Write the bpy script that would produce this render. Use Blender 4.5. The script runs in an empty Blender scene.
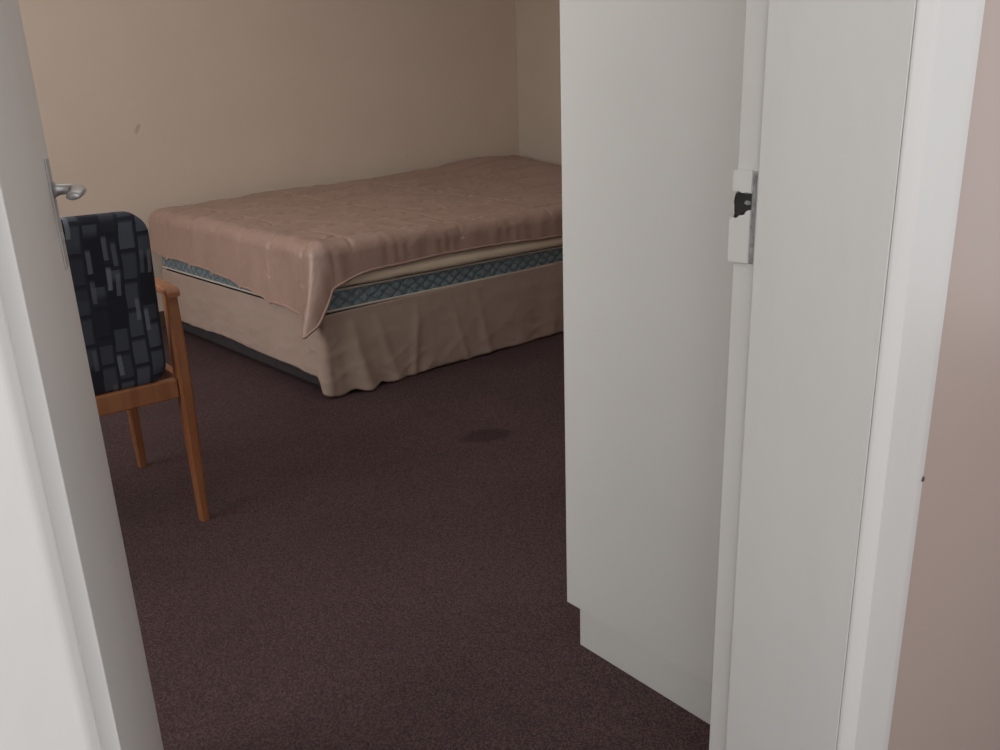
import bpy, bmesh, math
from mathutils import Vector, Matrix, noise

scene = bpy.context.scene
scene.view_settings.view_transform = 'Standard'
scene.view_settings.look = 'None'
COL = scene.collection

# ---------------------------------------------------------------- helpers
def lin(r, g, b):
    def f(c):
        c /= 255.0
        return c / 12.92 if c <= 0.04045 else ((c + 0.055) / 1.055) ** 2.4
    return (f(r), f(g), f(b), 1.0)

def new_mat(name, c1, c2=None, rough=0.6, nscale=8.0, detail=4.0, bump=0.0, bscale=60.0,
            metallic=0.0, stretch=(1, 1, 1), spec=0.5, sheen=0.0, distort=0.0, bdist=0.01):
    m = bpy.data.materials.new(name)
    m.use_nodes = True
    nt = m.node_tree
    b = nt.nodes['Principled BSDF']
    b.inputs['Roughness'].default_value = rough
    b.inputs['Metallic'].default_value = metallic
    b.inputs['Specular IOR Level'].default_value = spec
    if sheen: b.inputs['Sheen Weight'].default_value = sheen
    tc = nt.nodes.new('ShaderNodeTexCoord')
    mp = nt.nodes.new('ShaderNodeMapping')
    mp.inputs['Scale'].default_value = stretch
    nt.links.new(tc.outputs['Object'], mp.inputs['Vector'])
    n = nt.nodes.new('ShaderNodeTexNoise')
    n.inputs['Scale'].default_value = nscale
    n.inputs['Detail'].default_value = detail
    nt.links.new(mp.outputs[0], n.inputs['Vector'])
    r = nt.nodes.new('ShaderNodeValToRGB')
    r.color_ramp.elements[0].position = 0.3
    r.color_ramp.elements[1].position = 0.7
    r.color_ramp.elements[0].color = c1
    r.color_ramp.elements[1].color = c2 or c1
    nt.links.new(n.outputs['Fac'], r.inputs['Fac'])
    nt.links.new(r.outputs[0], b.inputs['Base Color'])
    if bump:
        n2 = nt.nodes.new('ShaderNodeTexNoise')
        n2.inputs['Scale'].default_value = bscale
        n2.inputs['Detail'].default_value = 3
        n2.inputs['Distortion'].default_value = distort
        nt.links.new(mp.outputs[0], n2.inputs['Vector'])
        bp = nt.nodes.new('ShaderNodeBump')
        bp.inputs['Strength'].default_value = bump
        bp.inputs['Distance'].default_value = bdist
        nt.links.new(n2.outputs['Fac'], bp.inputs['Height'])
        nt.links.new(bp.outputs[0], b.inputs['Normal'])
    return m

def add_marks(m, marks):
    """small real scuffs on a painted wall: (x,z,rx,rz,rot,strength) in object space"""
    nt = m.node_tree; N = nt.nodes; L = nt.links
    b = N['Principled BSDF']; src = b.inputs['Base Color'].links[0].from_socket
    tc = N.new('ShaderNodeTexCoord')
    for (x, z, rx, rz, rot, s) in marks:
        mp = N.new('ShaderNodeMapping'); mp.vector_type = 'TEXTURE'
        mp.inputs['Location'].default_value = (x, 0, z)
        mp.inputs['Rotation'].default_value = (0, rot, 0)
        mp.inputs['Scale'].default_value = (rx, 1e4, rz)
        L.new(tc.outputs['Object'], mp.inputs['Vector'])
        n = N.new('ShaderNodeTexNoise'); n.inputs['Scale'].default_value = 2.5; n.inputs['Detail'].default_value = 5
        L.new(mp.outputs[0], n.inputs['Vector'])
        ln = N.new('ShaderNodeVectorMath'); ln.operation = 'LENGTH'; L.new(mp.outputs[0], ln.inputs[0])
        a = N.new('ShaderNodeMath'); a.operation = 'ADD'; L.new(ln.outputs['Value'], a.inputs[0]); L.new(n.outputs['Fac'], a.inputs[1])
        r = N.new('ShaderNodeMapRange'); r.inputs['From Min'].default_value = .9; r.inputs['From Max'].default_value = 1.4
        r.inputs['To Min'].default_value = s; r.inputs['To Max'].default_value = 1
        L.new(a.outputs[0], r.inputs['Value'])
        mx = N.new('ShaderNodeMix'); mx.data_type = 'RGBA'; mx.blend_type = 'MULTIPLY'; mx.inputs[0].default_value = 1
        L.new(src, mx.inputs[6]); L.new(r.outputs[0], mx.inputs[7]); src = mx.outputs[2]
    L.new(src, b.inputs['Base Color'])

def link(o, parent=None):
    COL.objects.link(o)
    if parent: o.parent = parent
    return o

def mesh_obj(name, bm, mats, parent=None, smooth=False, loc=(0, 0, 0)):
    me = bpy.data.meshes.new(name)
    bmesh.ops.recalc_face_normals(bm, faces=bm.faces)
    bm.to_mesh(me); bm.free()
    if not isinstance(mats, (list, tuple)): mats = [mats]
    for m in mats: me.materials.append(m)
    if smooth:
        for p in me.polygons: p.use_smooth = True
    o = bpy.data.objects.new(name, me)
    o.location = loc
    return link(o, parent)

def add_box(bm, x0, x1, y0, y1, z0, z1, bevel=0.0, seg=2, off=(0, 0, 0)):
    r = bmesh.ops.create_cube(bm, size=1.0)
    vs = r['verts']
    for v in vs:
        v.co = Vector((x0 + (v.co.x + .5) * (x1 - x0) - off[0],
                       y0 + (v.co.y + .5) * (y1 - y0) - off[1],
                       z0 + (v.co.z + .5) * (z1 - z0) - off[2]))
    if bevel:
        es = list({e for v in vs for e in v.link_edges})
        bmesh.ops.bevel(bm, geom=es, offset=bevel, segments=seg, profile=0.5, affect='EDGES')

def boxes(name, lst, mat, parent=None, bevel=0.0, seg=2, smooth=False):
    cx = (min(b[0] for b in lst) + max(b[1] for b in lst)) / 2
    cy = (min(b[2] for b in lst) + max(b[3] for b in lst)) / 2
    cz = min(b[4] for b in lst)
    bm = bmesh.new()
    for b in lst:
        add_box(bm, *b, bevel=bevel, seg=seg, off=(cx, cy, cz))
    return mesh_obj(name, bm, mat, parent, smooth, (cx, cy, cz))

def empty(name, loc, rotz=0.0):
    e = bpy.data.objects.new(name, None)
    e.empty_display_size = 0.1
    e.location = loc
    e.rotation_euler = (0, 0, rotz)
    return link(e)

def tag(o, label, cat):
    o['label'] = label; o['category'] = cat
    return o

def struct(o, label=None):
    o['kind'] = 'structure'
    if label: o['label'] = label
    return o

def tube(bm, pts, rad, n=10, closed=False, flat=1.0):
    rings = []
    P = [Vector(p) for p in pts]
    N = len(P)
    for i in range(N):
        if closed: t = P[(i + 1) % N] - P[i - 1]
        else: t = P[min(i + 1, N - 1)] - P[max(i - 1, 0)]
        t.normalize()
        up = Vector((0, 0, 1)) if abs(t.z) < 0.9 else Vector((1, 0, 0))
        s = t.cross(up).normalized(); u = s.cross(t).normalized()
        r = rad[i] if isinstance(rad, (list, tuple)) else rad
        fl = flat[i] if isinstance(flat, (list, tuple)) else flat
        rings.append([bm.verts.new(P[i] + s * math.cos(a) * r + u * math.sin(a) * r * fl)
                      for a in [2 * math.pi * k / n for k in range(n)]])
    for i in range(N if closed else N - 1):
        A, B = rings[i], rings[(i + 1) % N]
        for k in range(n):
            bm.faces.new((A[k], A[(k + 1) % n], B[(k + 1) % n], B[k]))
    if not closed:
        bm.faces.new(rings[0][::-1]); bm.faces.new(rings[-1])

# ---------------------------------------------------------------- materials
M_wall = new_mat('room_wall_light_offset', lin(192, 176, 161), lin(197, 181, 166), 0.8, 3, bump=0.06, bscale=90, spec=.2)  # colour darkened against the back wall to offset window light on wall_right
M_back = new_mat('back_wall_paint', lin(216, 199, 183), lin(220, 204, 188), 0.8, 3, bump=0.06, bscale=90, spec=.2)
add_marks(M_back, [(.09, 1.045, .015, .04, .5, .72), (1.74, .80, .012, .016, -.4, .9)])
M_hall = new_mat('hall_wall_paint', lin(184, 165, 156), lin(188, 169, 160), 0.32, 2, bump=0.03, bscale=12)
M_gloss = new_mat('gloss_white_paint', lin(220, 218, 214), lin(225, 223, 219), 0.36, 6, bump=0.10, bscale=40, stretch=(1, 1, .3))
M_door = new_mat('door_paint', lin(232, 229, 226), lin(236, 233, 230), 0.4, 7, bump=0.08, bscale=40, stretch=(1, 1, .35))
M_ceil = new_mat('ceiling_paint', lin(225, 222, 218), None, 0.9)
M_ward = new_mat('wardrobe_laminate', lin(213, 212, 208), lin(216, 215, 211), 0.55, 5, bump=0.03, bscale=200, spec=.3)
M_wardd = new_mat('wardrobe_plinth', lin(208, 207, 203), lin(212, 211, 207), 0.55, 5, spec=.3)
M_skirting = new_mat('brown_skirting_paint', lin(84, 66, 58), lin(92, 74, 66), 0.6, 5)
M_wood = new_mat('beech_frame', lin(140, 88, 56), lin(162, 107, 70), 0.42, 6, stretch=(6, 6, .8), bump=.04)
M_steel = new_mat('satin_steel', lin(190, 190, 191), lin(202, 202, 202), 0.3, 30, metallic=0.75)
M_plate = new_mat('dull_nickel_plate', lin(190, 188, 186), lin(198, 196, 194), 0.5, 30, metallic=0.2)
M_oldmetal = new_mat('tarnished_metal', lin(122, 124, 126), lin(182, 182, 180), 0.5, 120, metallic=0.2)
M_black = new_mat('dark_recess', lin(40, 39, 39), lin(52, 50, 49), 0.8, 60)
M_base = new_mat('bed_base_fabric', lin(50, 46, 50), lin(62, 57, 60), 0.9, 40)
M_skirt = new_mat('valance_cotton', lin(176, 155, 143), lin(182, 161, 149), 0.9, 5, bump=0.22, bscale=13, spec=.2, distort=1.2)
M_cream = new_mat('cream_underblanket', lin(218, 202, 180), lin(224, 208, 187), 0.85, 9, bump=0.2, bscale=60, spec=.2)
M_pipe = new_mat('cream_piping', lin(204, 196, 186), None, 0.7)
M_comf = new_mat('dusty_pink_satin', lin(161, 133, 121), lin(170, 142, 130), 0.36, 4, bump=0.42, bscale=15, stretch=(1, 1.8, 1), spec=.55, distort=1.2, bdist=.008)
M_win = new_mat('window_frame_white', lin(225, 225, 222), None, 0.4)

def carpet_mat():
    m = bpy.data.materials.new('brown_carpet'); m.use_nodes = True
    nt = m.node_tree; N = nt.nodes; L = nt.links
    b = N['Principled BSDF']; b.inputs['Roughness'].default_value = 1.0
    b.inputs['Specular IOR Level'].default_value = 0.05
    tc = N.new('ShaderNodeTexCoord')
    vo = N.new('ShaderNodeTexVoronoi'); vo.inputs['Scale'].default_value = 350; vo.inputs['Randomness'].default_value = .25
    n2 = N.new('ShaderNodeTexNoise'); n2.inputs['Scale'].default_value = 3; n2.inputs['Detail'].default_value = 6
    for n in (vo, n2): L.new(tc.outputs['Object'], n.inputs['Vector'])
    sc_ = N.new('ShaderNodeSeparateColor'); L.new(vo.outputs['Color'], sc_.inputs[0])
    r = N.new('ShaderNodeValToRGB')
    r.color_ramp.elements[0].position = .1; r.color_ramp.elements[1].position = .95
    r.color_ramp.elements[0].color = lin(72, 57, 58); r.color_ramp.elements[1].color = lin(101, 83, 83)
    L.new(sc_.outputs[0], r.inputs['Fac'])
    dk = N.new('ShaderNodeMapRange'); dk.inputs['From Min'].default_value = .25; dk.inputs['From Max'].default_value = .75
    dk.inputs['To Min'].default_value = 1.06; dk.inputs['To Max'].default_value = .55
    L.new(vo.outputs['Distance'], dk.inputs['Value'])
    mx0 = N.new('ShaderNodeMix'); mx0.data_type = 'RGBA'; mx0.blend_type = 'MULTIPLY'; mx0.inputs[0].default_value = 1
    L.new(r.outputs[0], mx0.inputs[6]); L.new(dk.outputs[0], mx0.inputs[7])
    r2 = N.new('ShaderNodeMapRange'); r2.inputs['From Min'].default_value = .3; r2.inputs['From Max'].default_value = .7
    r2.inputs['To Min'].default_value = .90; r2.inputs['To Max'].default_value = 1.04
    L.new(n2.outputs['Fac'], r2.inputs['Value'])
    mx = N.new('ShaderNodeMix'); mx.data_type = 'RGBA'; mx.blend_type = 'MULTIPLY'; mx.inputs[0].default_value = 1
    L.new(mx0.outputs[2], mx.inputs[6]); L.new(r2.outputs[0], mx.inputs[7])
    # soft elongated stain on the carpet
    mp = N.new('ShaderNodeMapping'); mp.vector_type = 'TEXTURE'
    mp.inputs['Location'].default_value = (1.706, 2.135, 0)
    mp.inputs['Rotation'].default_value = (0, 0, math.radians(-22))
    mp.inputs['Scale'].default_value = (.100, .060, 1)
    L.new(tc.outputs['Object'], mp.inputs['Vector'])
    n3 = N.new('ShaderNodeTexNoise'); n3.inputs['Scale'].default_value = 1.3; n3.inputs['Detail'].default_value = 2
    L.new(mp.outputs[0], n3.inputs['Vector'])
    ln = N.new('ShaderNodeVectorMath'); ln.operation = 'LENGTH'; L.new(mp.outputs[0], ln.inputs[0])
    ad = N.new('ShaderNodeMath'); ad.operation = 'MULTIPLY_ADD'; ad.inputs[1].default_value = .9
    L.new(n3.outputs['Fac'], ad.inputs[0]); L.new(ln.outputs['Value'], ad.inputs[2])
    st = N.new('ShaderNodeMapRange'); st.inputs['From Min'].default_value = 1.22; st.inputs['From Max'].default_value = 1.48
    st.inputs['To Min'].default_value = .70; st.inputs['To Max'].default_value = 1
    L.new(ad.outputs[0], st.inputs['Value'])
    mx2 = N.new('ShaderNodeMix'); mx2.data_type = 'RGBA'; mx2.blend_type = 'MULTIPLY'; mx2.inputs[0].default_value = 1
    L.new(mx.outputs[2], mx2.inputs[6]); L.new(st.outputs[0], mx2.inputs[7])
    L.new(mx2.outputs[2], b.inputs['Base Color'])
    return m
M_carpet = carpet_mat()

def quilt_mat():
    m = bpy.data.materials.new('teal_quilted_ticking'); m.use_nodes = True
    nt = m.node_tree; N = nt.nodes; L = nt.links
    b = N['Principled BSDF']; b.inputs['Roughness'].default_value = .55
    tc = N.new('ShaderNodeTexCoord'); sp = N.new('ShaderNodeSeparateXYZ')
    wn = N.new('ShaderNodeTexNoise'); wn.inputs['Scale'].default_value = 14
    L.new(tc.outputs['Object'], wn.inputs['Vector'])
    wv = N.new('ShaderNodeVectorMath'); wv.operation = 'MULTIPLY_ADD'; wv.inputs[1].default_value = (.04, .04, .026)
    L.new(wn.outputs['Color'], wv.inputs[0]); L.new(tc.outputs['Object'], wv.inputs[2])
    L.new(wv.outputs[0], sp.inputs[0])
    def math_(op, a, c):
        n = N.new('ShaderNodeMath'); n.operation = op
        for i, v in enumerate((a, c)):
            if v is None: continue
            if isinstance(v, (int, float)): n.inputs[i].default_value = v
            else: L.new(v, n.inputs[i])
        return n.outputs[0]
    xy = math_('ADD', sp.outputs[0], sp.outputs[1])
    h = math_('MULTIPLY', xy, 50.0); z = math_('MULTIPLY', sp.outputs[2], 68.0)
    s1 = math_('SINE', math_('ADD', h, z), None); s2 = math_('SINE', math_('SUBTRACT', h, z), None)
    q = math_('ABSOLUTE', math_('MULTIPLY', s1, s2), None)
    q = math_('POWER', q, .4)
    n = N.new('ShaderNodeTexNoise'); n.inputs['Scale'].default_value = 75; n.inputs['Detail'].default_value = 4
    L.new(tc.outputs['Object'], n.inputs['Vector'])
    f = N.new('ShaderNodeMapRange'); f.inputs['From Min'].default_value = .40; f.inputs['From Max'].default_value = .62
    f.inputs['To Min'].default_value = .5; f.inputs['To Max'].default_value = 1
    L.new(n.outputs['Fac'], f.inputs['Value'])
    q2 = math_('MULTIPLY', q, f.outputs[0])
    r = N.new('ShaderNodeValToRGB')
    r.color_ramp.elements[0].color = lin(88, 106, 116); r.color_ramp.elements[1].color = lin(142, 160, 166)
    L.new(q2, r.inputs['Fac']); L.new(r.outputs[0], b.inputs['Base Color'])
    bp = N.new('ShaderNodeBump'); bp.inputs['Strength'].default_value = .7; bp.inputs['Distance'].default_value = .008
    L.new(q, bp.inputs['Height']); L.new(bp.outputs[0], b.inputs['Normal'])
    return m
M_quilt = quilt_mat()

def fabric_mat():
    m = bpy.data.materials.new('patterned_upholstery'); m.use_nodes = True
    nt = m.node_tree; N = nt.nodes; L = nt.links
    b = N['Principled BSDF']; b.inputs['Roughness'].default_value = .95
    b.inputs['Specular IOR Level'].default_value = .15
    tc = N.new('ShaderNodeTexCoord')
    wn = N.new('ShaderNodeTexNoise'); wn.inputs['Scale'].default_value = 7; wn.inputs['Detail'].default_value = 1
    L.new(tc.outputs['Object'], wn.inputs['Vector'])
    wv = N.new('ShaderNodeVectorMath'); wv.operation = 'MULTIPLY_ADD'; wv.inputs[1].default_value = (.02, 0, .005)
    L.new(wn.outputs['Color'], wv.inputs[0]); L.new(tc.outputs['Object'], wv.inputs[2])
    sx = N.new('ShaderNodeSeparateXYZ'); L.new(wv.outputs[0], sx.inputs[0])
    def mt(op, a, c=None):
        n = N.new('ShaderNodeMath'); n.operation = op
        for i, v in enumerate((a, c)):
            if v is None: continue
            if isinstance(v, (int, float)): n.inputs[i].default_value = v
            else: L.new(v, n.inputs[i])
        return n.outputs[0]
    def layer(cols, rows, seed, lo, hi, mx_, mz, jit=7.0):
        X = mt('MULTIPLY', sx.outputs[0], cols); c = mt('FLOOR', X); fx = mt('FRACT', X)
        w = N.new('ShaderNodeTexWhiteNoise'); w.noise_dimensions = '1D'; L.new(mt('ADD', c, seed), w.inputs['W'])
        Z = mt('ADD', mt('MULTIPLY', sx.outputs[2], rows), mt('MULTIPLY', w.outputs['Value'], jit))
        r = mt('FLOOR', Z); fz = mt('FRACT', Z)
        cb = N.new('ShaderNodeCombineXYZ'); L.new(c, cb.inputs[0]); L.new(r, cb.inputs[1]); cb.inputs[2].default_value = seed
        w2 = N.new('ShaderNodeTexWhiteNoise'); w2.noise_dimensions = '3D'; L.new(cb.outputs[0], w2.inputs['Vector'])
        g = N.new('ShaderNodeMapRange'); g.inputs['From Min'].default_value = lo; g.inputs['From Max'].default_value = hi
        L.new(w2.outputs['Value'], g.inputs['Value'])
        def soft(v, edge):
            s = N.new('ShaderNodeMapRange'); s.inputs['From Min'].default_value = edge; s.inputs['From Max'].default_value = edge - .12
            L.new(v, s.inputs['Value']); return s.outputs[0]
        return mt('MULTIPLY', mt('MULTIPLY', soft(fx, mx_), soft(fz, mz)), g.outputs[0])
    def over(src, col, mask):
        x = N.new('ShaderNodeMix'); x.data_type = 'RGBA'
        if isinstance(src, tuple): x.inputs[6].default_value = src
        else: L.new(src, x.inputs[6])
        x.inputs[7].default_value = col; L.new(mask, x.inputs[0]); return x.outputs[2]
    # staggered blocks on a dark ground, with a few lighter dashes
    o = over(lin(50, 53, 62), lin(96, 103, 115), layer(25, 13, 3.0, -.4, 1.1, .86, .90))
    o = over(o, lin(46, 48, 57), layer(25, 6.5, 11.0, .55, .75, 1.1, .9))
    o = over(o, lin(118, 126, 137), layer(50, 13, 23.0, .80, .96, .60, .80))
    L.new(o, b.inputs['Base Color'])
    n = N.new('ShaderNodeTexNoise'); n.inputs['Scale'].default_value = 300
    L.new(tc.outputs['Object'], n.inputs['Vector'])
    bp = N.new('ShaderNodeBump'); bp.inputs['Strength'].default_value = .3; bp.inputs['Distance'].default_value = .003
    L.new(n.outputs['Fac'], bp.inputs['Height']); L.new(bp.outputs[0], b.inputs['Normal'])
    return m
M_fab = fabric_mat()

# ---------------------------------------------------------------- room shell
XL, XR, YB, YH, YR, ZC = -1.30, 4.12, 4.63, 0.40, 0.592, 2.5
fl = struct(boxes('floor', [(XL - .15, XR + .15, -1.6, YB + .15, -.1, 0)], M_carpet), 'dark brown speckled carpet floor')
fl.data.transform(Matrix.Translation(fl.location)); fl.location = (0, 0, 0)
struct(boxes('ceiling', [(XL - .15, XR + .15, YH, YB + .15, ZC, ZC + .1)], M_ceil), 'plain off-white ceiling')
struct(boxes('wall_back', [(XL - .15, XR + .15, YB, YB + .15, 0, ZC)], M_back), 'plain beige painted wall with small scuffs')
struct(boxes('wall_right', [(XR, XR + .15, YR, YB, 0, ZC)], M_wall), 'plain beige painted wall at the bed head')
WY0, WY1, WZ0, WZ1 = 1.4, 3.8, .85, 2.2
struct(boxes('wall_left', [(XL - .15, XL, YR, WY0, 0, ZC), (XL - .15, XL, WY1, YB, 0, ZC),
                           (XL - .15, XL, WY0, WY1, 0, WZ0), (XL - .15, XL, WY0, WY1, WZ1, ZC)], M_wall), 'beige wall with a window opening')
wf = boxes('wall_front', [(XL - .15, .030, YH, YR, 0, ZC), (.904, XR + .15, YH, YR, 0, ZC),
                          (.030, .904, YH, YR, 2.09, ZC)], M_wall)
wf.data.materials.append(M_hall)
for p in wf.data.polygons:
    if p.normal.y < -.5: p.material_index = 1
struct(wf, 'wall around the doorway, pinkish gloss on the hall side')
struct(boxes('baseboard_back', [(XL, XR, YB - .015, YB, 0, .09)], M_skirting, bevel=.003), 'painted skirting board')
struct(boxes('baseboard_right', [(XR - .015, XR, YR, YB - .015, 0, .09)], M_skirting, bevel=.003), 'painted skirting board')
F = .05
win = boxes('window_1', [(XL - .11, XL - .05, WY0, WY0 + F, WZ0, WZ1), (XL - .11, XL - .05, WY1 - F, WY1, WZ0, WZ1),
                         (XL - .11, XL - .05, WY0 + F, WY1 - F, WZ0, WZ0 + F), (XL - .11, XL - .05, WY0 + F, WY1 - F, WZ1 - F, WZ1),
                         (XL - .10, XL - .06, 2.58, 2.62, WZ0 + F, WZ1 - F)], M_win)
struct(win, 'white window frame with two panes')

def prism(name, poly, z0, z1, mat, bevel=.003):
    cx = sum(p[0] for p in poly) / len(poly); cy = sum(p[1] for p in poly) / len(poly)
    bm = bmesh.new()
    lo = [bm.verts.new((x - cx, y - cy, 0)) for x, y in poly]
    f = bm.faces.new(lo)
    r = bmesh.ops.extrude_face_region(bm, geom=[f])
    for v in [g for g in r['geom'] if isinstance(g, bmesh.types.BMVert)]: v.co.z += z1 - z0
    if bevel:
        es = [e for e in bm.edges if abs(e.verts[0].co.z - e.verts[1].co.z) > .1]
        bmesh.ops.bevel(bm, geom=es, offset=bevel, segments=3, profile=.5, affect='EDGES')
    return mesh_obj(name, bm, mat, None, False, (cx, cy, z0))
struct(prism('wall_hall', [(.985, .3995), (.985, .3915), (1.7, .325), (1.7, .3995)], 0, ZC, M_hall, 0),
       'plain glossy taupe plaster beside the door trim')
struct(prism('trim_1', [(.904, .592), (.870, .592), (.870, .556), (.858, .556), (.858, .398), (.904, .398)], 0, 2.06, M_gloss, .0008),
       'white gloss door jamb with stop')
struct(prism('trim_2', [(.8585, .3975), (.8590, .394), (.8625, .3895), (.8665, .3855), (.872, .381), (.960, .381), (.981, .384), (.984, .3975)], 0, 2.10, M_gloss, .0012),
       'white gloss architrave')
struct(prism('trim_3', [(.030, .592), (.064, .592), (.064, .556), (.072, .556), (.072, .400), (.030, .400)], 0, 2.06, M_gloss, .0012),
       'white gloss door jamb with stop')
struct(prism('trim_4', [(.062, .3995), (.062, .388), (.056, .383), (.022, .381), (-.03, .386), (-.04, .3995)], 0, 2.10, M_gloss, .002),
       'white gloss architrave')
struct(boxes('trim_5', [(.030, .904, .400, .592, 2.06, 2.09)], M_gloss), 'white gloss door head')

# strike plate on the jamb
sp = empty('strike_plate', (.870, .578, .908))
tag(sp, 'old metal strike plate with chipped white paint on the door jamb', 'strike plate')
boxes('plate', [(-.0014, -.0002, -.0135, .0135, 0, .108)], M_oldmetal, sp, .0004)
def extr(name, poly, x0, x1, mat):
    bm = bmesh.new()
    A = [bm.verts.new((x0, y, z)) for y, z in poly]; B = [bm.verts.new((x1, y, z)) for y, z in poly]
    bm.faces.new(A); bm.faces.new(B[::-1])
    for i in range(len(A)):
        j = (i + 1) % len(A); bm.faces.new((A[i], A[j], B[j], B[i]))
    bmesh.ops.triangulate(bm, faces=[f for f in bm.faces if len(f.verts) > 4])
    return mesh_obj(name, bm, mat, sp)
extr('painted_lip', [(-.0085, .1085), (.0160, .1085), (.0170, .106), (.0170, .086), (.014, .0835), (.008, .0845), (.003, .0825), (-.003, .0838), (-.0085, .0828)], -.0044, -.0016, M_gloss)
extr('painted_lip', [(-.0085, .0005), (.0185, .0005), (.0195, .003), (.0195, .050), (.016, .0545), (.010, .0530), (.006, .0565), (.000, .0575), (-.004, .0625), (-.0085, .0635)], -.0044, -.0016, M_gloss)
extr('latch_recess', [(-.0080, .064), (-.004, .0628), (.0, .058), (.008, .057), (.011, .0545), (.0145, .0555), (.0125, .064), (.0155, .071), (.012, .075), (.0135, .0815), (.006, .083), (-.001, .0815), (-.008, .082)], -.0026, -.0016, M_black)
extr('paint_flake', [(-.008, .073), (-.002, .0745), (.001, .071), (-.003, .069), (-.008, .0695)], -.0034, -.0027, M_oldmetal)

bm = bmesh.new(); bmesh.ops.create_uvsphere(bm, u_segments=12, v_segments=8, radius=.0034)
for v in bm.verts: v.co.y *= .5
nl = mesh_obj('nail', bm, M_skirting, None, True, (.977, .3826, .652)); tag(nl, 'small rusty nail head in the white door trim', 'nail')

# ---------------------------------------------------------------- door
d = empty('door_1', (.064, .594, 0), math.radians(90 - 18.0))
struct(d, 'open white painted door with steel lever handle')
boxes('door_leaf', [(.002, .79, 0, .038, .012, 2.03)], M_door, d, .002)
hd = empty('door_handle', (.735, 0, .98)); hd.parent = d
hd['label'] = 'satin steel lever on a long plate'
boxes('handle_plate', [(-.020, .020, -.0025, 0, -.078, .072)], M_plate, hd, .001)
bm = bmesh.new()
pts = [(0, -.0025, .03), (0, -.010, .03), (0, -.022, .030), (-.003, -.029, .030), (-.010, -.033, .0305), (-.025, -.036, .031), (-.045, -.037, .0305), (-.065, -.036, .029), (-.080, -.034, .0275), (-.090, -.031, .026)]
tube(bm, pts, [.0115, .0075, .007, .0075, .0085, .009, .0095, .0095, .009, .008], 20, flat=[1, 1, 1, .9, .75, .65, .6, .6, .6, .6])
mesh_obj('lever', bm, M_steel, hd, True)
bm = bmesh.new(); tube(bm, [(0, -.0025, -.035), (0, -.0045, -.035)], .008, 16)
mesh_obj('keyhole_cover', bm, M_plate, hd, False)

# ---------------------------------------------------------------- wardrobe
wd = empty('wardrobe', (1.09, .62, 0)); tag(wd, 'tall plain grey-white laminate wardrobe standing beside the doorway', 'wardrobe')
W_, D_, H_ = 1.0, .492, 2.1
boxes('side_panel', [(0, .018, 0, D_, .088, H_)], M_ward, wd, .001)
boxes('side_panel', [(W_ - .018, W_, 0, D_, .088, H_)], M_ward, wd, .001)
boxes('body', [(.019, W_ - .019, 0, .008, .09, H_ - .001), (.019, W_ - .019, .009, D_ - .022, .09, .107),
               (.019, W_ - .019, .009, D_ - .022, H_ - .02, H_ - .001)], M_ward, wd)
boxes('plinth', [(.0015, W_ - .0015, .005, D_ - .037, 0, .0875)], M_wardd, wd, .0006)
for k in range(2):
    x0 = .020 + k * .4815
    dr = boxes('cabinet_door', [(x0, x0 + .4785, D_ - .020, D_ - .002, .092, H_ - .004)], M_ward, wd, .0015)
    bm = bmesh.new(); hx = (.19 if k == 0 else -.19)
    tube(bm, [(hx, .009, .86), (hx, .03, .87), (hx, .034, .90), (hx, .034, .96), (hx, .03, .99), (hx, .009, 1.0)], .005, 8)
    mesh_obj('handle', bm, M_steel, dr, True)

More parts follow.
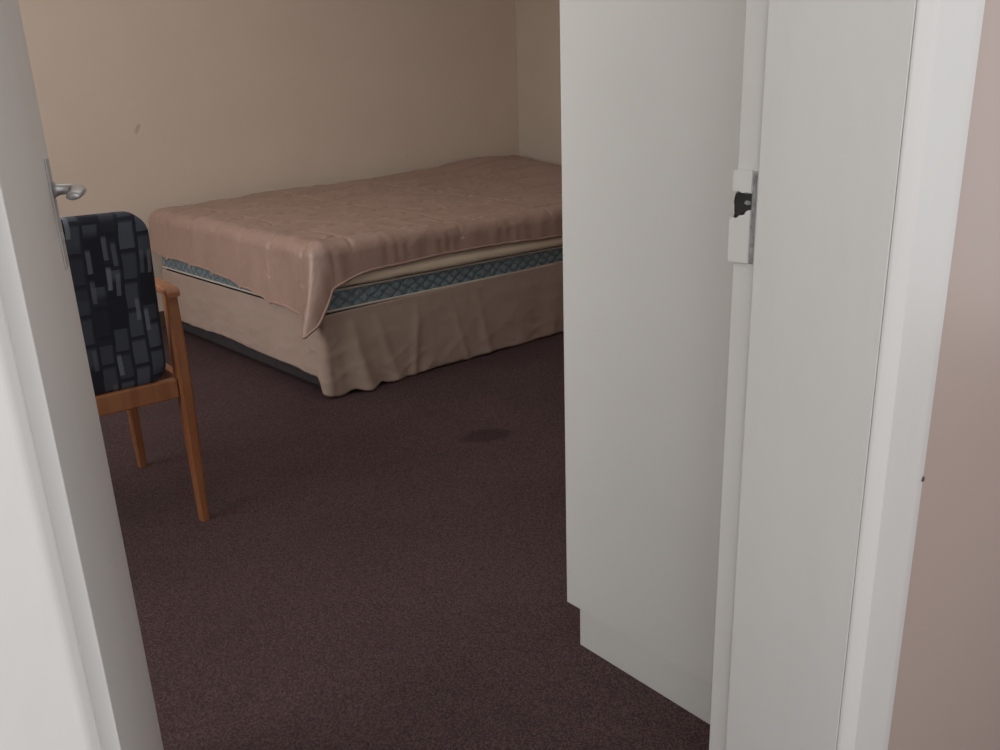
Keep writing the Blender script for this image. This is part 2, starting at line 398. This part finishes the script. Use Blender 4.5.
# ---------------------------------------------------------------- bed
BR = math.radians(1.6)
BO = (1.515, 2.885, 0)
BL, BW = 2.49, 1.62
bed = empty('bed', BO, BR); tag(bed, 'double bed base with beige pleated valance', 'bed')
boxes('base', [(.012, BL, .03, BW, .022, .335)], M_base, bed, .012)
for (lx, ly) in ((.15, .15), (.15, BW - .15), (BL - .15, .15), (BL - .15, BW - .15)):
    bm = bmesh.new(); tube(bm, [(0, 0, 0), (0, 0, .01), (0, 0, .022)], [.022, .026, .028], 14)
    mesh_obj('leg', bm, M_black, bed, True, (lx, ly, 0))
def ss(x, a, b):
    t = max(0, min(1, (x - a) / (b - a))); return t * t * (3 - 2 * t)
def G(u, c, w): return math.exp(-((u - c) / w) ** 2)
def valance():
    bm = bmesh.new()
    r = .012
    path = []
    n1, nc, n2 = 160, 14, 440
    for i in range(n1):
        b = BW - (BW - r) * (1 - (1 - i / n1) ** 1.3); path.append((0, b, -1, 0))
    for i in range(nc):
        a = math.pi / 2 * i / nc
        path.append((r - r * math.cos(a), r - r * math.sin(a), -math.cos(a), -math.sin(a)))
    for i in range(n2 + 1):
        a = r + (BL - r) * (i / n2) ** 1.4; path.append((a, 0, 0, -1))
    S = 0; prev = None; rows = 36; grid = []
    sc = BW - r + r * .78
    for (a, b, nx, ny) in path:
        if prev: S += math.hypot(a - prev[0], b - prev[1])
        prev = (a, b)
        u = S - sc
        col = []
        ztop = .342 + .026 * max(0, a) / 1.65 * (1 if a < 1.65 else 1.65 / a)
        zf = .090 + .012 * noise.noise(Vector((S * 2.2, 0, 4)))
        zr = .005 + .012 * abs(noise.noise(Vector((S * 3, 0, 7)))) + .012 * G(u, .105, .025) + .010 * G(u, .0, .02) + .010 * G(u, .24, .02)
        k = ss(u, -.05, .005)
        zb = zf * (1 - k) + zr * k
        calm = 1 - .35 * ss(u, .35, .7)
        for j in range(rows + 1):
            t = j / rows
            z = ztop + (zb - ztop) * t
            tt = t
            fold = .008 * G(u, .0, .02) + .040 * G(u, .115 + .05 * t, .022 + .020 * t) \
                 - .008 * G(u, .060 + .02 * t, .022) + .018 * G(u, .235 + .08 * t, .018 + .016 * t) \
                 + .012 * G(u, .46 - .05 * t, .022) + .009 * G(u, .78 + .06 * t, .025) + .008 * G(u, .62 + .09 * t, .018)
            foot = .006 * G(u, -.12, .04)
            irr = .015 * noise.noise(Vector((S * 2.8 - t * .5, t * .8, 1.3))) + .007 * noise.noise(Vector((S * 10 + t, t * 1.5, 6)))
            cr = 1 - abs(noise.noise(Vector((S * 5 + t * 2.2, t * 2.6, 11)))) * 6
            cr2 = 1 - abs(noise.noise(Vector((S * 4 - t * 2.8, t * 2.2, 27)))) * 6
            irr += .004 * max(0, cr) + .003 * max(0, cr2)
            irr *= calm
            if u < -.1: irr *= .5
            off = .005 + tt * (fold + foot + irr + .006) + .002 * noise.noise(Vector((S * 7, t * 6, 2)))
            col.append(bm.verts.new((a + nx * off, b + ny * off, z)))
        grid.append(col)
    for i in range(len(grid) - 1):
        for j in range(rows):
            bm.faces.new((grid[i][j], grid[i][j + 1], grid[i + 1][j + 1], grid[i + 1][j]))
    o = mesh_obj('valance', bm, M_skirt, bed, True)
    s = o.modifiers.new('thickness', 'SOLIDIFY'); s.thickness = .0012; s.offset = -1
    return o
valance()

def rounded_slab(name, a0, a1, b0, b1, z0, z1, mat, rad, parent=None, loc=None, rot=0):
    bm = bmesh.new()
    add_box(bm, a0, a1, b0, b1, z0, z1)
    bmesh.ops.bevel(bm, geom=list(bm.edges), offset=rad, segments=5, profile=.5, affect='EDGES')
    o = mesh_obj(name, bm, mat, parent, True)
    if loc: o.location = loc; o.rotation_euler = (0, 0, rot)
    return o
matt = rounded_slab('mattress', .005, BL, .003, BW, .340, .436, M_quilt, .018, None, BO, BR)
tag(matt, 'teal quilted mattress with pale piping on the bed base', 'mattress')
def piping(z, off):
    bm = bmesh.new(); r = .03
    a0, a1, b0, b1 = .005 - off, BL + off, .003 - off, BW + off
    pts = []
    for (cx, cy, s) in ((a0 + r, b0 + r, math.pi), (a1 - r, b0 + r, 1.5 * math.pi), (a1 - r, b1 - r, 0), (a0 + r, b1 - r, .5 * math.pi)):
        for k in range(6):
            an = s + math.pi / 2 * k / 5
            pts.append((cx + r * math.cos(an), cy + r * math.sin(an), z))
    tube(bm, pts, .005, 8, closed=True)
    return mesh_obj('piping', bm, M_pipe, matt, True)
piping(.3525, .004); piping(.4290, .002)

def topper():
    bm = bmesh.new()
    n = 160; prof = []
    for i in range(n + 1):
        a = .03 + (BL - .03) * i / n
        zl = .4375 + .003 * abs(noise.noise(Vector((a * 4, 0, 0))))
        e = .008 * ss(a, .12, .3) + .003 * noise.noise(Vector((a * 6, 5, 0)))
        ring = [(BW, .4375), (.03, .4375), (.010, .4375), (-.002 - e, zl), (-.012 - e, zl + .004), (-.016 - e, zl + .012), (-.016 - e, .470), (-.013, .485), (-.004, .52), (.01, .548), (.04, .56), (BW, .56)]
        prof.append([bm.verts.new((a, b, z)) for b, z in ring])
    for i in range(n):
        for k in range(12):
            bm.faces.new((prof[i][k], prof[i][(k + 1) % 12], prof[i + 1][(k + 1) % 12], prof[i + 1][k]))
    bm.faces.new(prof[0]); bm.faces.new(prof[-1][::-1])
    o = mesh_obj('mattress_topper', bm, M_cream, None, True, BO); o.rotation_euler = (0, 0, BR)
    return o
tag(topper(), 'cream padded topper between mattress and comforter', 'mattress topper')

NA, NB = 380, 300
def comforter():
    bm = bmesh.new()
    na, nb = NA, NB
    L2, W2 = BL + .05, BW + .035
    r = .066
    grid = []
    for i in range(na + 1):
        col = []
        ti = (i / na) ** 1.2
        for j in range(nb + 1):
            tj = (j / nb) ** 1.1
            p0 = -.29 + (L2 + .29) * ti
            hq = .112 + .16 * (1 - ss(p0, -.26, .26))
            hq += .006 * math.sin(p0 * 6)
            q = -hq + (W2 + hq) * tj
            w = min(1, max(0, q / BW))
            hp = .300 - .105 * w ** .5 + .008 * math.sin(w * 8)
            p = -hp + (L2 + hp) * ti
            ep = min(p - .045, 0); eq = min(q - .045, 0)
            ln = math.hypot(ep, eq)
            if ln > 0 and ep < 0 and eq < 0:
                lim = .37
                if ln > lim * .85:
                    f = lim * .85 + (lim * .22) * (1 - math.exp(-(ln - lim * .85) / (lim * .22)))
                    ep *= f / ln; eq *= f / ln; ln = f
            z = .618
            a, b = max(p, .045), max(q, .045)
            wq = min(1, max(0, q / BW)); wp = min(1, max(0, p / BL))
            rise = .02 * wq + .10 * (wp ** 1.1) * (wq ** 1.2)
            if wp > .75: rise += .03 * math.sin((wp - .75) / .25 * math.pi) * wq
            if ln > 0:
                nx, ny = ep / ln, eq / ln
                cor = 4 * (nx * ny) ** 2
                if ln < r * math.pi / 2:
                    out = r * math.sin(ln / r); dr = r * (1 - math.cos(ln / r))
                else:
                    ex = ln - r * math.pi / 2
                    out = r + (.10 + .22 * cor) * ex; dr = r + ex * (.99 - .02 * cor)
                m_ = min(1, ln / .3)
                a += nx * out * (1 + .34 * cor * m_); b += ny * out * (1 - .10 * cor * m_)
                z -= dr
                fade = min(1, ln / .12)
                a -= .012 * noise.noise(Vector((p * 3, q * 5, 3))) * fade + .004 * noise.noise(Vector((p * 7, q * 12, 8))) * fade
                b -= .009 * noise.noise(Vector((p * 3.5, q * 3, 5))) * fade + .004 * noise.noise(Vector((p * 12, q * 7, 8))) * fade
            z += rise
            k = 1 if ln < .1 else .5
            wr = noise.noise(Vector((p * 1.4 + .5 * q, q * 3.2, 0.3)))
            wr2 = noise.noise(Vector((p * 5 - q * 3, q * 9, 4.3)))
            def soft_ridge(v, s):
                return math.exp(-abs(v * s) ** 1.4)
            ridge = soft_ridge(noise.noise(Vector((p * 2.0 + q, q * 2.6 + p * 1.0, 9.1))), 9)
            ridge2 = soft_ridge(noise.noise(Vector((p * 3.8 - q * 2, q * 5 + p * 1.6, 19.1))), 9)
            ridge3 = soft_ridge(noise.noise(Vector((p * 5 + q * 3, q * 7 - p * 2, 49.1))), 9)
            z += k * (.009 * wr + .003 * wr2 + .005 * ridge + .0035 * ridge2 + .0025 * ridge3 + .006 * noise.noise(Vector((p * 1.5, q * 1.5, 2))))
            wav = .010 * noise.noise(Vector((p * 1.6, 0, 31)))
            sd = abs((q - .075 + wav) % .27); sd = min(sd, .27 - sd)
            if q > -.05:
                z += -.009 * math.exp(-(sd / .008) ** 2) + .007 * math.sin(min(1, sd / .135) * math.pi / 2)
                z += .0018 * math.exp(-((sd - .025) / .02) ** 2) * math.sin(p * 75 + 9 * noise.noise(Vector((p * 6, q * 2, 1))))
            spx = (p - .16 + .3 * wav) % .55; spx = min(spx, .55 - spx)
            if ln < .1: z -= .005 * math.exp(-(spx / .008) ** 2)
            if ln > 0 and ln < .2 and q > 0: a += .004 * math.exp(-(sd / .012) ** 2)
            if q < .0 and p > .05:
                g = min(1, -q / .05)
                b += g * .0016 * math.sin(p * 78 + 8 * noise.noise(Vector((p * 5, 0, 0))))
            b = min(b, BW + .03)
            col.append(bm.verts.new((a, b, z)))
        grid.append(col)
    for i in range(na):
        for j in range(nb):
            bm.faces.new((grid[i][j], grid[i + 1][j], grid[i + 1][j + 1], grid[i][j + 1]))
    o = mesh_obj('comforter', bm, M_comf, None, True, BO)
    o.rotation_euler = (0, 0, BR)
    s = o.modifiers.new('thickness', 'SOLIDIFY'); s.thickness = .010; s.offset = -1
    return o
cf = comforter()
tag(cf, 'dusty taupe-pink satin quilted comforter draped over the bed', 'comforter')
me = cf.data
idx = [j for j in range(NB, -1, -1)] + [i * (NB + 1) for i in range(1, NA + 1)]
pts = [me.vertices[k].co.copy() for k in idx]
p2 = [pts[0]]
for p in pts[1:]:
    if (p - p2[-1]).length > .006: p2.append(p)
bm = bmesh.new(); tube(bm, p2, .0055, 10)
mesh_obj('hem', bm, M_comf, cf, True)

# ---------------------------------------------------------------- armchair
CX, CY = .462, 2.48
ch = empty('armchair', (CX, CY, 0)); tag(ch, 'wooden-framed armchair with dark patterned upholstery near the bed', 'chair')
def prism_leg(name, pts, parent):
    bm = bmesh.new(); rings = []
    for (x, y, z, wx, wy) in pts:
        ring = []
        for sx, sy in ((-1, -1), (1, -1), (1, 1), (-1, 1)):
            ax, ay = sx * wx / 2, sy * wy / 2
            e = min(wx, wy) * .18
            if sx * sy > 0: o = [(ax, ay - sy * e), (ax - sx * e, ay)]
            else: o = [(ax - sx * e, ay), (ax, ay - sy * e)]
            ring += [bm.verts.new((x + q[0], y + q[1], z)) for q in o]
        rings.append(ring)
    for i in range(len(rings) - 1):
        for k in range(8):
            bm.faces.new((rings[i][k], rings[i][(k + 1) % 8], rings[i + 1][(k + 1) % 8], rings[i + 1][k]))
    bm.faces.new(rings[0][::-1]); bm.faces.new(rings[-1])
    return mesh_obj(name, bm, M_wood, parent)
def arm(X):
    """slim flat armrest, its ends curving gently down"""
    bm = bmesh.new(); rings = []
    secs = [(-.302, .661, .016, .0065), (-.297, .664, .018, .0085), (-.285, .668, .019, .0095), (-.25, .671, .020, .010), (-.1, .673, .023, .011), (.08, .675, .025, .011),
            (.25, .673, .025, .011), (.30, .666, .022, .010), (.318, .660, .016, .008)]
    for (y, z, w, h) in secs:
        c = min(w, h) * .45
        prof = [(-w, -h + c), (-w + c, -h), (w - c, -h), (w, -h + c), (w, h - c), (w - c, h), (-w + c, h), (-w, h - c)]
        rings.append([bm.verts.new((X + a, y, z + b)) for a, b in prof])
    for i in range(len(rings) - 1):
        for k in range(8):
            bm.faces.new((rings[i][k], rings[i][(k + 1) % 8], rings[i + 1][(k + 1) % 8], rings[i + 1][k]))
    bm.faces.new(rings[0][::-1]); bm.faces.new(rings[-1])
    return mesh_obj('armrest', bm, M_wood, ch)
for sx in (1, -1):
    X = sx * .268
    prism_leg('leg', [(X, -.262, 0, .024, .026), (X, -.264, .2, .030, .036), (X, -.268, .40, .034, .046), (X, -.268, .5, .034, .044), (X, -.267, .660, .030, .036)], ch)
    prism_leg('leg', [(X, .262, 0, .024, .026), (X, .262, .2, .030, .036), (X, .258, .40, .034, .044), (X, .256, .5, .032, .04), (X, .25, .660, .030, .036)], ch)
    arm(X)
    boxes('side_rail', [(X - .012, X + .012, -.243, .235, .385, .435)], M_wood, ch, .003)
boxes('back_rail', [(-.250, .250, -.280, -.255, .378, .432)], M_wood, ch, .004)
boxes('front_rail', [(-.250, .250, .245, .27, .378, .432)], M_wood, ch, .004)
def cushion(name, w, h, t, rc, parent, loc, rx, bulge=.012, taper=0):
    bm = bmesh.new()
    nx_, nz_ = 30, 32
    def rr(u, v):
        x, z = u * w / 2, v * h / 2
        ax, az = abs(x), abs(z)
        dx, dz = ax - (w / 2 - rc), az - (h / 2 - rc)
        if dx > 0 and dz > 0:
            m = max(dx, dz); l = math.hypot(dx, dz); f = m / l
            ax = w / 2 - rc + dx * f; az = h / 2 - rc + dz * f
        return math.copysign(ax, x) * (1 - taper * (v + 1) / 2), math.copysign(az, z)
    lay = {}
    for s in (-1, 1):
        for i in range(nx_ + 1):
            for k in range(nz_ + 1):
                u, v = 2 * i / nx_ - 1, 2 * k / nz_ - 1
                x, z = rr(u, v)
                e = (1 - abs(u) ** 14) * (1 - abs(v) ** 14)
                y = s * (t / 2 * (.65 + .35 * max(0, e) ** .5) + bulge * (1 - u * u) * (1 - v * v))
                lay[(s, i, k)] = bm.verts.new((x, y, z))
    for s in (-1, 1):
        for i in range(nx_):
            for k in range(nz_):
                bm.faces.new([lay[(s, i, k)], lay[(s, i + 1, k)], lay[(s, i + 1, k + 1)], lay[(s, i, k + 1)]])
    ring = [(i, 0) for i in range(nx_)] + [(nx_, k) for k in range(nz_)] + [(i, nz_) for i in range(nx_, 0, -1)] + [(0, k) for k in range(nz_, 0, -1)]
    for a in range(len(ring)):
        p, q = ring[a], ring[(a + 1) % len(ring)]
        bm.faces.new([lay[(-1,) + p], lay[(-1,) + q], lay[(1,) + q], lay[(1,) + p]])
    o = mesh_obj(name, bm, M_fab, parent, True, loc)
    o.rotation_euler = (rx, 0, 0)
    return o
cushion('backrest', .462, .460, .040, .055, ch, (0, -.285, .656), math.radians(9), .002, .04)
cushion('seat', .46, .44, .07, .04, ch, (0, .01, .462), math.radians(90), .008)

# ---------------------------------------------------------------- lights
def area(name, loc, rot, sx, sy, power, col):
    l = bpy.data.lights.new(name, 'AREA'); l.shape = 'RECTANGLE'; l.size = sx; l.size_y = sy
    l.energy = power; l.color = col
    o = bpy.data.objects.new(name, l); o.location = loc; o.rotation_euler = rot
    link(o); return o
area('window_daylight', (XL - .2, 2.6, 1.52), (0, math.radians(-90), 0), 1.35, 2.4, 44, (1, .975, .955))
area('room_fill_light', (1.4, 2.6, 2.45), (0, 0, 0), 2.6, 2.6, 11, (1, .965, .935))  # added soft fill below the ceiling, not an actual fitting
area('hall_fill_light', (-1.3, -.7, 1.9), (math.radians(62), 0, math.radians(-55)), 1.6, 1.6, 15, (1, .99, .98))  # added fill from the hall side to brighten the door jamb
w = bpy.data.worlds.new('World'); scene.world = w; w.use_nodes = True
w.node_tree.nodes['Background'].inputs['Color'].default_value = (.99, .985, 1, 1)
w.node_tree.nodes['Background'].inputs['Strength'].default_value = .90

# ---------------------------------------------------------------- camera
cam = bpy.data.cameras.new('camera'); cam.sensor_width = 36; cam.lens = 30.24; cam.clip_start = .01
co = bpy.data.objects.new('camera', cam); link(co)
R = Matrix(((.7600, .2249, -.6098), (-.6490, .2115, -.7308), (-.0354, .9511, .3067)))
co.matrix_world = Matrix.Translation((0, 0, 1.10)) @ R.to_4x4()
scene.camera = co
